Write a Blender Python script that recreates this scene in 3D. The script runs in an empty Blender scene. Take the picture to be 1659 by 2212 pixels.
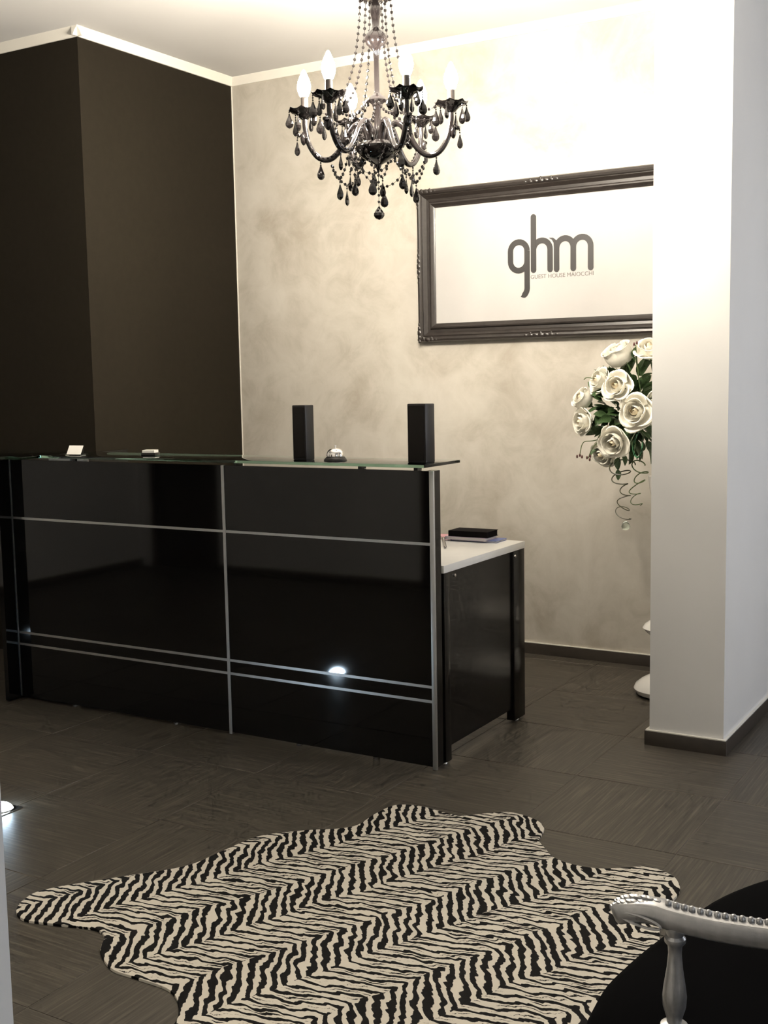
import bpy, bmesh, math, random
from mathutils import Vector, Matrix
from math import sin, cos, pi, radians, sqrt

random.seed(7)
SC = bpy.context.scene
COL = SC.collection

# ------------------------------------------------------------------ camera
YAW, PITCH, ROLL, FPX = 0.5403, 0.1124, -0.0181, 2540.96
EYE = Vector((0, 0, 1.45))
fw = Vector((-sin(YAW)*cos(PITCH), cos(YAW)*cos(PITCH), -sin(PITCH)))
rt = Vector((cos(YAW), sin(YAW), 0)); up = rt.cross(fw)
rt2 = cos(ROLL)*rt + sin(ROLL)*up; up2 = cos(ROLL)*up - sin(ROLL)*rt
cd = bpy.data.cameras.new('camera'); cam = bpy.data.objects.new('camera', cd); COL.objects.link(cam)
cam.matrix_world = Matrix(((rt2.x, up2.x, -fw.x, EYE.x), (rt2.y, up2.y, -fw.y, EYE.y), (rt2.z, up2.z, -fw.z, EYE.z), (0, 0, 0, 1)))
cd.sensor_fit = 'HORIZONTAL'; cd.sensor_width = 36; cd.lens = FPX/1659*36; cd.clip_start = 0.02
SC.camera = cam

# ------------------------------------------------------------------ world, daylight, exposure
wd = bpy.data.worlds.new('world'); SC.world = wd; wd.use_nodes = True
bg = wd.node_tree.nodes['Background']; bg.inputs[0].default_value = (0.55, 0.72, 1.0, 1); bg.inputs[1].default_value = 0.5
dl = bpy.data.lights.new('window_daylight', 'AREA'); dl.shape = 'RECTANGLE'; dl.size = 1.3; dl.size_y = 1.5
dl.energy = 50; dl.color = (0.86, 0.90, 1.0)
dlo = bpy.data.objects.new('window_daylight', dl); COL.objects.link(dlo)
dlo.location = (1.72, 4.7, 1.55); dlo.rotation_euler = (0, radians(90), 0)
dl2 = bpy.data.lights.new('entry_daylight', 'AREA'); dl2.shape = 'RECTANGLE'; dl2.size = 1.3; dl2.size_y = 0.9
dl2.energy = 13; dl2.color = (0.84, 0.90, 1.0)
dlo2 = bpy.data.objects.new('entry_daylight', dl2); COL.objects.link(dlo2)
dlo2.location = (1.72, .35, 1.55); dlo2.rotation_euler = (0, radians(90), 0)
BULB_STRENGTH = 1400.0
LED_STRENGTH = 160.0
vs = SC.view_settings
vs.view_transform = 'Standard'; vs.look = 'None'; vs.gamma = 1; vs.use_curve_mapping = False; vs.exposure = 0.0
SC.cycles.use_adaptive_sampling = True; SC.cycles.adaptive_threshold = .08; SC.cycles.adaptive_min_samples = 12; SC.cycles.max_bounces = 5; SC.cycles.diffuse_bounces = 3; SC.cycles.glossy_bounces = 3; SC.cycles.transmission_bounces = 6; SC.cycles.transparent_max_bounces = 6
SC.cycles.caustics_reflective = False; SC.cycles.caustics_refractive = False; SC.cycles.blur_glossy = 0.5; SC.cycles.sample_clamp_indirect = 6

# ------------------------------------------------------------------ key measures (metres)
CEIL = 3.1914
YB = 5.614                      # back wall
XD, YD = -4.3467, 4.3986        # dark corner block
XP1, XP2, YP = -1.4354, -1.1459, 4.3966   # white partition
XL, XR, YR = -6.5, 1.6, -1.7    # left wall, right wall, rear wall
YC, CXL, CXM, CXR, CT = 3.726, -4.2255, -2.991, -2.0233, 1.117   # counter front
BB = 0.057

# ------------------------------------------------------------------ materials
MATS = {}
def srgb(r, g, b):
    f = lambda c: (c/255/12.92 if c/255 <= .04045 else ((c/255+.055)/1.055)**2.4)
    return (f(r), f(g), f(b), 1)
def new_mat(name):
    m = bpy.data.materials.new(name); m.use_nodes = True; MATS[name] = m
    nt = m.node_tree; return m, nt, nt.nodes['Principled BSDF']
def N(nt, typ, **kw):
    n = nt.nodes.new(typ)
    for k, v in kw.items():
        if k.startswith('i_'):
            key = k[2:]; n.inputs[int(key) if key.isdigit() else key].default_value = v
        else: setattr(n, k, v)
    return n
def L(nt, a, b): nt.links.new(a, b)
def mathn(nt, op, a, b=None, c=None):
    n = nt.nodes.new('ShaderNodeMath'); n.operation = op
    for i, x in enumerate((a, b, c)):
        if x is None: continue
        if isinstance(x, (int, float)): n.inputs[i].default_value = x
        else: nt.links.new(x, n.inputs[i])
    return n.outputs[0]
def ramp(nt, fac, stops):
    r = nt.nodes.new('ShaderNodeValToRGB'); e = r.color_ramp.elements
    while len(e) < len(stops): e.new(.5)
    for el, (p_, c) in zip(e, stops): el.position = p_; el.color = c
    nt.links.new(fac, r.inputs[0]); return r.outputs[0]
def plain(name, col, rough=.5, metal=0., spec=.5, vary=.0, scale=20., bump=0., bscale=200., **extra):
    m, nt, b = new_mat(name)
    b.inputs['Base Color'].default_value = col; b.inputs['Roughness'].default_value = rough
    b.inputs['Metallic'].default_value = metal; b.inputs['Specular IOR Level'].default_value = spec
    tc = N(nt, 'ShaderNodeTexCoord')
    if vary:
        no = N(nt, 'ShaderNodeTexNoise', i_Scale=scale, i_Detail=4.); L(nt, tc.outputs['Object'], no.inputs['Vector'])
        lo = tuple(c*(1-vary) for c in col[:3])+(1,); hi = tuple(min(1, c*(1+vary)) for c in col[:3])+(1,)
        L(nt, ramp(nt, no.outputs[0], [(.3, lo), (.7, hi)]), b.inputs['Base Color'])
    if bump:
        no2 = N(nt, 'ShaderNodeTexNoise', i_Scale=bscale, i_Detail=3.); L(nt, tc.outputs['Object'], no2.inputs['Vector'])
        bp = N(nt, 'ShaderNodeBump', i_Strength=bump, i_Distance=.002); L(nt, no2.outputs[0], bp.inputs['Height']); L(nt, bp.outputs[0], b.inputs['Normal'])
    for k, v in extra.items(): b.inputs[k.replace('_', ' ')].default_value = v
    return m

# Venetian plaster of the back wall
def plaster():
    m, nt, b = new_mat('venetian_plaster'); tc = N(nt, 'ShaderNodeTexCoord')
    n1 = N(nt, 'ShaderNodeTexNoise', i_Scale=1.7, i_Detail=7., i_Roughness=.62, i_Distortion=.6); L(nt, tc.outputs['Object'], n1.inputs['Vector'])
    n2 = N(nt, 'ShaderNodeTexNoise', i_Scale=6., i_Detail=6., i_Roughness=.65, i_Distortion=1.); L(nt, tc.outputs['Object'], n2.inputs['Vector'])
    f = mathn(nt, 'ADD', mathn(nt, 'MULTIPLY', n1.outputs[0], .65), mathn(nt, 'MULTIPLY', n2.outputs[0], .35))
    c = ramp(nt, f, [(.37, (.375, .34, .285, 1)), (.5, (.475, .445, .39, 1)), (.63, (.54, .51, .455, 1))])
    L(nt, c, b.inputs['Base Color']); b.inputs['Roughness'].default_value = .42; b.inputs['Specular IOR Level'].default_value = .35
    bp = N(nt, 'ShaderNodeBump', i_Strength=.12, i_Distance=.004); L(nt, n2.outputs[0], bp.inputs['Height']); L(nt, bp.outputs[0], b.inputs['Normal'])
plaster()
plain('white_paint', (.73, .725, .71, 1), .6, vary=.02, scale=3, bump=.05, bscale=150)
plain('room_paint', (.66, .65, .63, 1), .65, vary=.02, scale=3)
plain('ceiling_paint', (.68, .67, .66, 1), .75, vary=.02, scale=2)
plain('cornice_paint', (.82, .79, .72, 1), .5)
plain('dark_paint', (.0185, .0152, .0105, 1), .75, spec=.08, vary=.06, scale=30, bump=.08, bscale=260)
plain('baseboard_tile', srgb(62, 56, 50), .4, vary=.1, scale=25)
plain('grout', srgb(88, 82, 74), .8)
def tile_mat():
    m, nt, b = new_mat('grained_tile'); tc = N(nt, 'ShaderNodeTexCoord'); oi = N(nt, 'ShaderNodeObjectInfo')
    off = N(nt, 'ShaderNodeVectorMath', operation='MULTIPLY'); off.inputs[1].default_value = (4, 130, 1)
    L(nt, tc.outputs['Object'], off.inputs[0])
    sh = N(nt, 'ShaderNodeVectorMath', operation='ADD'); L(nt, off.outputs[0], sh.inputs[0])
    cmb = N(nt, 'ShaderNodeCombineXYZ'); L(nt, mathn(nt, 'MULTIPLY', oi.outputs['Random'], 40.), cmb.inputs[0]); L(nt, mathn(nt, 'MULTIPLY', oi.outputs['Random'], 77.), cmb.inputs[1])
    L(nt, cmb.outputs[0], sh.inputs[1])
    n1 = N(nt, 'ShaderNodeTexNoise', i_Scale=1., i_Detail=3., i_Roughness=.6); L(nt, sh.outputs[0], n1.inputs['Vector'])
    c = ramp(nt, n1.outputs[0], [(.3, srgb(56, 52, 46)), (.52, srgb(71, 66, 58)), (.74, srgb(97, 90, 79))])
    L(nt, c, b.inputs['Base Color'])
    b.inputs['Roughness'].default_value = .45; b.inputs['Specular IOR Level'].default_value = .35
    bp = N(nt, 'ShaderNodeBump', i_Strength=.12, i_Distance=.002); L(nt, n1.outputs[0], bp.inputs['Height']); L(nt, bp.outputs[0], b.inputs['Normal'])
tile_mat()
plain('black_gloss', (.0045, .004, .0035, 1), .05, spec=.5)
plain('black_laminate', (.007, .006, .005, 1), .22, spec=.4, bump=.03, bscale=300)
plain('black_satin', (.014, .012, .011, 1), .38, spec=.4, bump=.05, bscale=300)
plain('aluminium', (.58, .58, .58, 1), .4, 1.0, bump=.04, bscale=400)
plain('steel', (.5, .5, .5, 1), .25, 1.0)
plain('chrome', (.9, .88, .85, 1), .06, 1.0)
plain('white_laminate', (.78, .77, .74, 1), .3, vary=.02)
plain('white_lacquer', (.82, .81, .78, 1), .18)
plain('card_white', (.85, .83, .78, 1), .6)
def glass_mat(name, tint, rough=0.):
    m, nt, b = new_mat(name)
    b.inputs['Base Color'].default_value = tint; b.inputs['Roughness'].default_value = rough
    b.inputs['Transmission Weight'].default_value = 1; b.inputs['IOR'].default_value = 1.5
glass_mat('counter_glass', (.34, .58, .46, 1)); glass_mat('clear_glass', (.85, .95, .88, 1)); 
glass_mat('side_glass', (.35, .78, .55, 1)); glass_mat('green_glass', (.25, .8, .45, 1))
plain('frame_black', (.022, .018, .016, 1), .3, spec=.55, vary=.2, scale=60)
plain('canvas_white', (.40, .39, .38, 1), .7, vary=.03, scale=5, bump=.05, bscale=500)
plain('logo_black', (.018, .016, .016, 1), .5)
plain('logo_grey', (.15, .14, .13, 1), .6)
plain('black_crystal', (.006, .005, .005, 1), .04, spec=.8)
plain('black_enamel', (.010, .008, .008, 1), .12, spec=.6)
plain('candle_sleeve', (.03, .025, .022, 1), .3)
plain('velvet_black', (.0022, .0022, .0026, 1), 1.0, spec=.03)
plain('silver_paint', (.44, .44, .44, 1), .36, .7, vary=.12, scale=70, bump=.06, bscale=200)
plain('rose_petal', (.90, .87, .77, 1), .5, vary=.04, scale=9)
plain('rose_heart', (.88, .77, .57, 1), .55, vary=.08, scale=9)
plain('leaf_green', (.045, .085, .03, 1), .45, vary=.45, scale=14)
plain('stem_green', (.06, .09, .03, 1), .5, vary=.3, scale=20)
plain('berry_red', (.07, .02, .018, 1), .35)
plain('tendril_dark', (.05, .05, .025, 1), .35, vary=.3, scale=30)
plain('book_black', (.006, .005, .005, 1), .9, spec=.08); plain('speaker_cloth', (.017, .0145, .0125, 1), .9, spec=.2); plain('book_lilac', (.5, .42, .52, 1), .6); plain('book_blue', (.10, .13, .3, 1), .5)
plain('book_pink', (.62, .32, .36, 1), .6); plain('paper', (.8, .78, .74, 1), .8)
plain('door_dark', srgb(40, 30, 24), .35, vary=.2, scale=8)
def emis(name, col, strength):
    m, nt, b = new_mat(name); b.inputs['Base Color'].default_value = (1, 1, 1, 1)
    b.inputs['Emission Color'].default_value = col; b.inputs['Emission Strength'].default_value = strength
emis('bulb_glow', (1.0, .90, .75, 1), BULB_STRENGTH)
emis('led_glow', (.62, .82, 1.0, 1), LED_STRENGTH)

def pane_mat():
    m, nt, b = new_mat('window_glass'); nt.nodes.remove(b)
    tr = N(nt, 'ShaderNodeBsdfTransparent'); gl = N(nt, 'ShaderNodeBsdfGlossy', i_Roughness=.02); mx = N(nt, 'ShaderNodeMixShader'); mx.inputs[0].default_value = .08
    L(nt, tr.outputs[0], mx.inputs[1]); L(nt, gl.outputs[0], mx.inputs[2]); L(nt, mx.outputs[0], nt.nodes['Material Output'].inputs[0])
pane_mat()

def zebra_mat():
    m, nt, b = new_mat('zebra_print'); tc = N(nt, 'ShaderNodeTexCoord'); sp = N(nt, 'ShaderNodeSeparateXYZ')
    nz = N(nt, 'ShaderNodeTexNoise', i_Scale=9., i_Detail=2.); L(nt, tc.outputs['Object'], nz.inputs['Vector'])
    L(nt, tc.outputs['Object'], sp.inputs[0]); X, Y = sp.outputs[0], sp.outputs[1]
    ca, sa = cos(radians(66)), sin(radians(66))
    u = mathn(nt, 'ADD', mathn(nt, 'MULTIPLY', X, ca), mathn(nt, 'MULTIPLY', Y, sa))
    s0 = mathn(nt, 'SUBTRACT', mathn(nt, 'MULTIPLY', X, sa), mathn(nt, 'MULTIPLY', Y, ca))
    nlow = N(nt, 'ShaderNodeTexNoise', i_Scale=6., i_Detail=1.); L(nt, tc.outputs['Object'], nlow.inputs['Vector'])
    s = mathn(nt, 'ADD', s0, mathn(nt, 'MULTIPLY', mathn(nt, 'SUBTRACT', nlow.outputs[0], .5), .05))
    pp = mathn(nt, 'PINGPONG', mathn(nt, 'ADD', s, 2.837 + .328*20), .164)
    # which half of the chevron (1 in the flat-looking bands)
    fr = mathn(nt, 'FRACT', mathn(nt, 'DIVIDE', mathn(nt, 'ADD', s, 2.837 + .328*20), .328))
    flat = mathn(nt, 'GREATER_THAN', fr, .5)
    cmb = N(nt, 'ShaderNodeCombineXYZ')
    L(nt, mathn(nt, 'MULTIPLY', u, 26.), cmb.inputs[0]); L(nt, mathn(nt, 'MULTIPLY', s0, 9.), cmb.inputs[1])
    nd = N(nt, 'ShaderNodeTexNoise', i_Scale=1., i_Detail=2.5, i_Roughness=.55); L(nt, cmb.outputs[0], nd.inputs['Vector'])
    ph = mathn(nt, 'DIVIDE', mathn(nt, 'ADD', u, mathn(nt, 'MULTIPLY', pp, .74)), .0365)
    ph = mathn(nt, 'ADD', ph, mathn(nt, 'MULTIPLY', mathn(nt, 'SUBTRACT', nd.outputs[0], .5), 1.7))
    w1 = mathn(nt, 'SINE', mathn(nt, 'MULTIPLY', ph, 2*pi))
    w2 = mathn(nt, 'SINE', mathn(nt, 'ADD', mathn(nt, 'MULTIPLY', ph, 4*pi), 1.2))
    cm2 = N(nt, 'ShaderNodeCombineXYZ'); L(nt, mathn(nt, 'MULTIPLY', ph, .75), cm2.inputs[0]); L(nt, mathn(nt, 'MULTIPLY', s0, 16.), cm2.inputs[1])
    nw = N(nt, 'ShaderNodeTexNoise', i_Scale=1., i_Detail=1.5); L(nt, cm2.outputs[0], nw.inputs['Vector'])
    th = mathn(nt, 'MULTIPLY', mathn(nt, 'SUBTRACT', nw.outputs[0], .5), 2.4)
    v = mathn(nt, 'ADD', w1, mathn(nt, 'MULTIPLY', mathn(nt, 'MULTIPLY', w2, flat), .85))
    v = mathn(nt, 'ADD', v, th)
    # fine frayed edge
    nf = N(nt, 'ShaderNodeTexNoise', i_Scale=260., i_Detail=1.); L(nt, tc.outputs['Object'], nf.inputs['Vector'])
    v = mathn(nt, 'ADD', v, mathn(nt, 'MULTIPLY', mathn(nt, 'SUBTRACT', nf.outputs[0], .5), .5))
    fac = mathn(nt, 'MULTIPLY_ADD', v, .5, .44)
    c = ramp(nt, fac, [(.46, (.0045, .004, .0038, 1)), (.56, (.62, .575, .49, 1))])
    L(nt, c, b.inputs['Base Color']); b.inputs['Roughness'].default_value = .85; b.inputs['Specular IOR Level'].default_value = .15
    bp = N(nt, 'ShaderNodeBump', i_Strength=.25, i_Distance=.002); L(nt, nf.outputs[0], bp.inputs['Height']); L(nt, bp.outputs[0], b.inputs['Normal'])
zebra_mat()

# ------------------------------------------------------------------ helpers
def tag(o, label=None, cat=None, group=None, kind=None):
    if label: o['label'] = label
    if cat: o['category'] = cat
    if group: o['group'] = group
    if kind: o['kind'] = kind
    return o
def link(name, data, parent=None, loc=None, rot=None, scale=None):
    o = bpy.data.objects.new(name, data); COL.objects.link(o)
    if parent: o.parent = parent
    if loc is not None: o.location = loc
    if rot is not None: o.rotation_euler = rot
    if scale is not None: o.scale = scale if hasattr(scale, '__len__') else (scale,)*3
    return o
def empty(name, loc=(0, 0, 0), rz=0): return link(name, None, loc=loc, rot=(0, 0, rz))
class MB:
    """collects shapes into one mesh"""
    def __init__(s): s.bm = bmesh.new()
    def box(s, x0, x1, y0, y1, z0, z1, bev=0., seg=2):
        t = bmesh.new(); bmesh.ops.create_cube(t, size=1)
        bmesh.ops.transform(t, matrix=Matrix.Translation(((x0+x1)/2, (y0+y1)/2, (z0+z1)/2)) @ Matrix.Diagonal((abs(x1-x0), abs(y1-y0), abs(z1-z0), 1)), verts=t.verts)
        if bev: bmesh.ops.bevel(t, geom=t.edges[:], offset=bev, segments=seg, affect='EDGES', profile=.6)
        s._merge(t); return s
    def _merge(s, t, M=None):
        me = bpy.data.meshes.new('tmp'); t.to_mesh(me); t.free()
        if M is not None: me.transform(M)
        s.bm.from_mesh(me); bpy.data.meshes.remove(me)
    def lathe(s, prof, seg=24, M=None, wave=None):
        t = bmesh.new(); rings = []
        for r, z in prof:
            if r < 1e-6: rings.append([t.verts.new((0, 0, z))]); continue
            ring = []
            for k in range(seg):
                a = 2*pi*k/seg; rr = r; zz = z
                if wave: rr, zz = wave(r, z, a)
                ring.append(t.verts.new((rr*cos(a), rr*sin(a), zz)))
            rings.append(ring)
        for A, B in zip(rings, rings[1:]):
            for k in range(seg):
                k2 = (k+1) % seg
                if len(A) == 1 and len(B) == 1: continue
                if len(A) == 1: t.faces.new((A[0], B[k2], B[k]))
                elif len(B) == 1: t.faces.new((A[k], A[k2], B[0]))
                else: t.faces.new((A[k], A[k2], B[k2], B[k]))
        if len(rings[0]) > 1: t.faces.new(list(reversed(rings[0])))
        if len(rings[-1]) > 1: t.faces.new(rings[-1])
        bmesh.ops.recalc_face_normals(t, faces=t.faces); s._merge(t, M); return s
    def ball(s, c, r, sub=2, sc=(1, 1, 1), M=None):
        t = bmesh.new(); bmesh.ops.create_icosphere(t, subdivisions=sub, radius=r)
        MM = Matrix.Translation(c) @ (M if M is not None else Matrix()) @ Matrix.Diagonal((*sc, 1))
        s._merge(t, MM); return s
    def tube(s, pts, rad, seg=8, caps=True):
        pts = [Vector(p) for p in pts]; t = bmesh.new(); rings = []
        nrm = None
        for i, p in enumerate(pts):
            d = (pts[min(i+1, len(pts)-1)] - pts[max(i-1, 0)]).normalized()
            if nrm is None: nrm = d.orthogonal().normalized()
            nrm = (nrm - d*nrm.dot(d)); nrm = nrm.normalized() if nrm.length > 1e-6 else d.orthogonal().normalized()
            b2 = d.cross(nrm); r = rad(i/(len(pts)-1)) if callable(rad) else rad
            rings.append([t.verts.new(p + r*(cos(2*pi*k/seg)*nrm + sin(2*pi*k/seg)*b2)) for k in range(seg)])
        for A, B in zip(rings, rings[1:]):
            for k in range(seg): t.faces.new((A[k], A[(k+1) % seg], B[(k+1) % seg], B[k]))
        if caps: t.faces.new(list(reversed(rings[0]))); t.faces.new(rings[-1])
        bmesh.ops.recalc_face_normals(t, faces=t.faces); s._merge(t); return s
    def sweep(s, sections):
        """sections: list of equal-length closed loops of points"""
        t = bmesh.new(); R_ = [[t.verts.new(p) for p in sec] for sec in sections]; n = len(R_[0])
        for A, B in zip(R_, R_[1:]):
            for k in range(n): t.faces.new((A[k], A[(k+1) % n], B[(k+1) % n], B[k]))
        t.faces.new(list(reversed(R_[0]))); t.faces.new(R_[-1])
        bmesh.ops.recalc_face_normals(t, faces=t.faces); s._merge(t); return s
    def prism(s, outline, z0, z1, bev=0.):
        t = bmesh.new(); vs_ = [t.verts.new((x, y, z0)) for x, y in outline]; f = t.faces.new(vs_)
        r = bmesh.ops.extrude_face_region(t, geom=[f]); nv = [g for g in r['geom'] if isinstance(g, bmesh.types.BMVert)]
        bmesh.ops.translate(t, verts=nv, vec=(0, 0, z1-z0)); bmesh.ops.recalc_face_normals(t, faces=t.faces)
        if bev:
            te = [e for e in t.edges if all(abs(v.co.z-z1) < 1e-6 for v in e.verts)]
            bmesh.ops.bevel(t, geom=te, offset=bev, segments=2, affect='EDGES', profile=.6)
        s._merge(t); return s
    def mesh(s, name, mat, smooth=True, angle=40):
        me = bpy.data.meshes.new(name); s.bm.to_mesh(me); s.bm.free()
        me.materials.append(MATS[mat])
        if smooth:
            me.polygons.foreach_set('use_smooth', [True]*len(me.polygons))
            try: me.set_sharp_from_angle(angle=radians(angle))
            except Exception: pass
        return me
    def obj(s, name, mat, parent=None, loc=None, rot=None, smooth=True, angle=40):
        return link(name, s.mesh(name, mat, smooth, angle), parent, loc, rot)
def bx(name, mat, x0, x1, y0, y1, z0, z1, parent=None, bev=0., loc=None, rot=None):
    return MB().box(x0, x1, y0, y1, z0, z1, bev).obj(name, mat, parent, loc, rot)
def struct(o): o['kind'] = 'structure'; return o
def catmull(pts, n=8, closed=True):
    P = [Vector(p) for p in pts]; m = len(P); out = []
    for i in range(m if closed else m-1):
        g = lambda k: P[k % m] if closed else P[max(0, min(m-1, k))]
        a, b, c, d = g(i-1), g(i), g(i+1), g(i+2)
        for k in range(n):
            t = k/n
            out.append(.5*((2*b) + (c-a)*t + (2*a-5*b+4*c-d)*t*t + (3*b-a-3*c+d)*t**3))
    if not closed: out.append(P[-1])
    return out
def align(z_dir, roll=0.):
    z = Vector(z_dir).normalized(); return (z.to_track_quat('Z', 'Y').to_matrix() @ Matrix.Rotation(roll, 3, 'Z')).to_euler()

# ------------------------------------------------------------------ the setting
T = .12
fl = struct(bx('floor', 'grout', XL-T, XR+T, YR-T, YB+T, -.06, -.0015))
tm = MB().box(-.2635, .2635, -.2635, .2635, -.02, 0, .0012, 1).mesh('tile', 'grained_tile')
TS = .53; ox, oy = -1.02, 2.33
for i in range(-12, 6):
    for j in range(-8, 8):
        x, y = ox+TS*(i+.5), oy+TS*(j+.5)
        x0, x1, y0, y1 = max(x-.2635, XL), min(x+.2635, XR), max(y-.2635, YR), min(y+.2635, YB)
        if x1-x0 < .02 or y1-y0 < .02: continue
        if abs((i+j) % 2) == 0: rz, = (0.,)
        else: rz = pi/2
        full = x1-x0 > .526 and y1-y0 > .526
        if full: link('tile', tm, fl, (x, y, 0), (0, 0, rz))
        else:
            cx, cy = (x0+x1)/2, (y0+y1)/2; w, d = (x1-x0)/2, (y1-y0)/2
            if rz: w, d = d, w
            MB().box(-w, w, -d, d, -.02, 0, .0012, 1).obj('tile', 'grained_tile', fl, (cx, cy, 0), (0, 0, rz))
struct(bx('ceiling', 'ceiling_paint', XL-T, XR+T, YR-T, YB+T, CEIL, CEIL+.1))
struct(bx('wall_back', 'venetian_plaster', XL-T, XR+T, YB, YB+T, -.06, CEIL))
struct(bx('wall_corner', 'dark_paint', XL, XD, YD, YB, 0, CEIL))
struct(bx('wall_middle', 'white_paint', XP1, XP2, YP, YB, 0, CEIL))
struct(bx('wall_left', 'room_paint', XL-T, XL, YR-T, YB+T, -.06, CEIL))
struct(bx('wall_entry', 'room_paint', XL, XR+T, YR-T, YR, -.06, CEIL))
# wall behind the room, ending in the jamb beside the viewer, with two dark doors
RW0, RW1, RXE, DZ = .30, .42, -.497, 2.1
DOORS = ((-6.38, -5.70), (-3.92, -3.08))
w = MB(); xs = [XL] + [v for d in DOORS for v in d] + [RXE]
for k in range(0, len(xs), 2): w.box(xs[k], xs[k+1], RW0, RW1, -.06, CEIL)
for a, b in DOORS: w.box(a, b, RW0, RW1, DZ, CEIL)
struct(w.obj('wall_rear', 'white_paint'))
for n_, (a, b) in enumerate(DOORS):
    d1 = struct(empty('door_%d' % (n_+1), ((a+b)/2, (RW0+RW1)/2, 0))); hw = (b-a)/2
    MB().box(-hw+.03, hw-.03, -.02, .02, .005, DZ-.03, .003).obj('door_leaf', 'door_dark', d1)
    MB().box(-hw, -hw+.03, -.055, .065, 0, DZ).box(hw-.03, hw, -.055, .065, 0, DZ).box(-hw+.03, hw-.03, -.055, .065, DZ-.03, DZ).obj('door_frame', 'door_dark', d1)
    for z in (.45, 1.45): MB().box(-hw+.13, hw-.13, .02, .026, z-.3, z+.32, .004).obj('door_panel', 'door_dark', d1)
    MB().tube([(hw-.09, .02, 1.0), (hw-.09, .065, 1.0), (hw-.1, .07, 1.0), (hw-.2, .07, 1.0)], .009).obj('handle', 'chrome', d1)
# right wall with a window
WY0, WY1, WZ0, WZ1 = 4.0, 5.4, .75, 2.35
WINS = ((-.15, .85), (WY0, WY1))
w = MB(); ys = [YR] + [v for q in WINS for v in q] + [YB]
for k in range(0, len(ys), 2): w.box(XR, XR+T, ys[k], ys[k+1], -.06, CEIL)
for q0, q1 in WINS: w.box(XR, XR+T, q0, q1, -.06, WZ0).box(XR, XR+T, q0, q1, WZ1, CEIL)
struct(w.obj('wall_right', 'white_paint'))
for n_, (q0, q1) in enumerate(WINS):
    w1 = struct(empty('window_%d' % (n_+1), (XR+.06, (q0+q1)/2, WZ0)))
    a, hgt = (q1-q0)/2, WZ1-WZ0
    MB().box(-.03, .03, -a, -a+.05, 0, hgt).box(-.03, .03, a-.05, a, 0, hgt).box(-.03, .03, -a+.05, a-.05, 0, .05).box(-.03, .03, -a+.05, a-.05, hgt-.05, hgt).box(-.03, .03, -.03, .03, .05, hgt-.05).obj('window_frame', 'white_lacquer', w1)
    for p0, p1 in ((-a+.05, -.03), (.03, a-.05)): MB().box(-.003, .003, p0, p1, .05, hgt-.05).obj('pane', 'window_glass', w1)
# cornice
def cornice(name, p0, p1, nrm):
    """p0, p1 along the wall, nrm = outward normal; small cove profile"""
    prof = [(0, 0), (0, -.042), (.008, -.042), (.012, -.036), (.02, -.02), (.034, -.008), (.038, 0)]
    n = Vector((nrm[0], nrm[1], 0)); s0 = [Vector((p0[0], p0[1], CEIL)) + n*a + Vector((0, 0, b)) for a, b in prof]
    s1 = [Vector((p1[0], p1[1], CEIL)) + n*a + Vector((0, 0, b)) for a, b in prof]
    struct(MB().sweep([s0, s1]).obj(name, 'cornice_paint', angle=30))
cornice('trim_1', (XL, YD), (XD+.038, YD), (0, -1))
cornice('trim_2', (XD, YD-.038), (XD, YB), (1, 0))
cornice('trim_3', (XD, YB), (XP1, YB), (0, -1))
# white strip imitating the lit plaster edge where the dark block meets the back wall
struct(bx('lit_edge_strip', 'cornice_paint', XD, XD+.005, YB-.005, YB, 0, CEIL-.042))
# baseboards with a lighter mortar fillet along the top edge
def base(name, x0, x1, y0, y1, cap):
    o = struct(bx(name, 'baseboard_tile', x0, x1, y0, y1, 0, BB, bev=.0012))
    MB().box(*cap, BB, BB+.004).obj('mortar_fillet', 'cornice_paint', o)
base('baseboard_back', XD, XP1, YB-.014, YB, (XD, XP1, YB-.011, YB))
base('baseboard_middle', XP1-.016, XP2+.014, YP-.014, YP, (XP1-.013, XP2+.011, YP-.011, YP))
base('baseboard_middle_left', XP1-.016, XP1, YP, YB-.014, (XP1-.013, XP1, YP, YB-.014))
base('baseboard_middle_right', XP2, XP2+.014, YP, YB, (XP2, XP2+.011, YP, YB))
base('baseboard_left', XL, XL+.014, RW1, YD, (XL, XL+.011, RW1, YD))
base('baseboard_rear', DOORS[0][1], DOORS[1][0], RW1, RW1+.014, (DOORS[0][1], DOORS[1][0], RW1, RW1+.011))

# ------------------------------------------------------------------ reception counter
ct = empty('reception_counter', (-3.12, YC, 0))
tag(ct, 'long black high-gloss reception counter with thin aluminium strips and glass shelf', 'counter')
def P(o): o.location = Vector(o.location) - Vector(ct.location); return o
TH = .022
zr = [.012, .2604, .3156, .849, CT]
sw = .0088                      # strip half-height
for (xa, xb) in ((CXL, CXM), (CXM, CXR-.012)):
    for z0, z1 in zip(zr, zr[1:]):
        lo = z0 + (sw*.6 if z0 > .05 else 0); hi = z1 - (sw*.6 if z1 < 1.1 else 0)
        P(MB().box(xa+.006, xb-.006, YC, YC+TH, lo, hi).obj('front_panel', 'black_gloss', ct, smooth=False))
    for z in zr[1:4]:
        P(bx('horizontal_strip', 'aluminium', xa+.006, xb-.006, YC-.001, YC+.012, z-sw*.6, z+sw*.6, ct))
P(bx('vertical_strip', 'aluminium', CXM-.0075, CXM+.0075, YC-.002, YC+.012, .004, CT, ct))
P(bx('corner_strip', 'aluminium', CXR-.018, CXR, YC-.003, YC+.006, .002, CT, ct, bev=.001))
P(bx('corner_strip', 'aluminium', CXL-.001, CXL+.004, YC-.001, YC+.006, .012, CT, ct))
P(bx('side_post', 'black_laminate', CXR-.035, CXR-.001, YC+.006, YC+.05, .012, CT, ct))
P(bx('end_panel', 'black_gloss', CXL-.026, CXL-.001, YC-.072, 4.5, .004, CT, ct))
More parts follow.
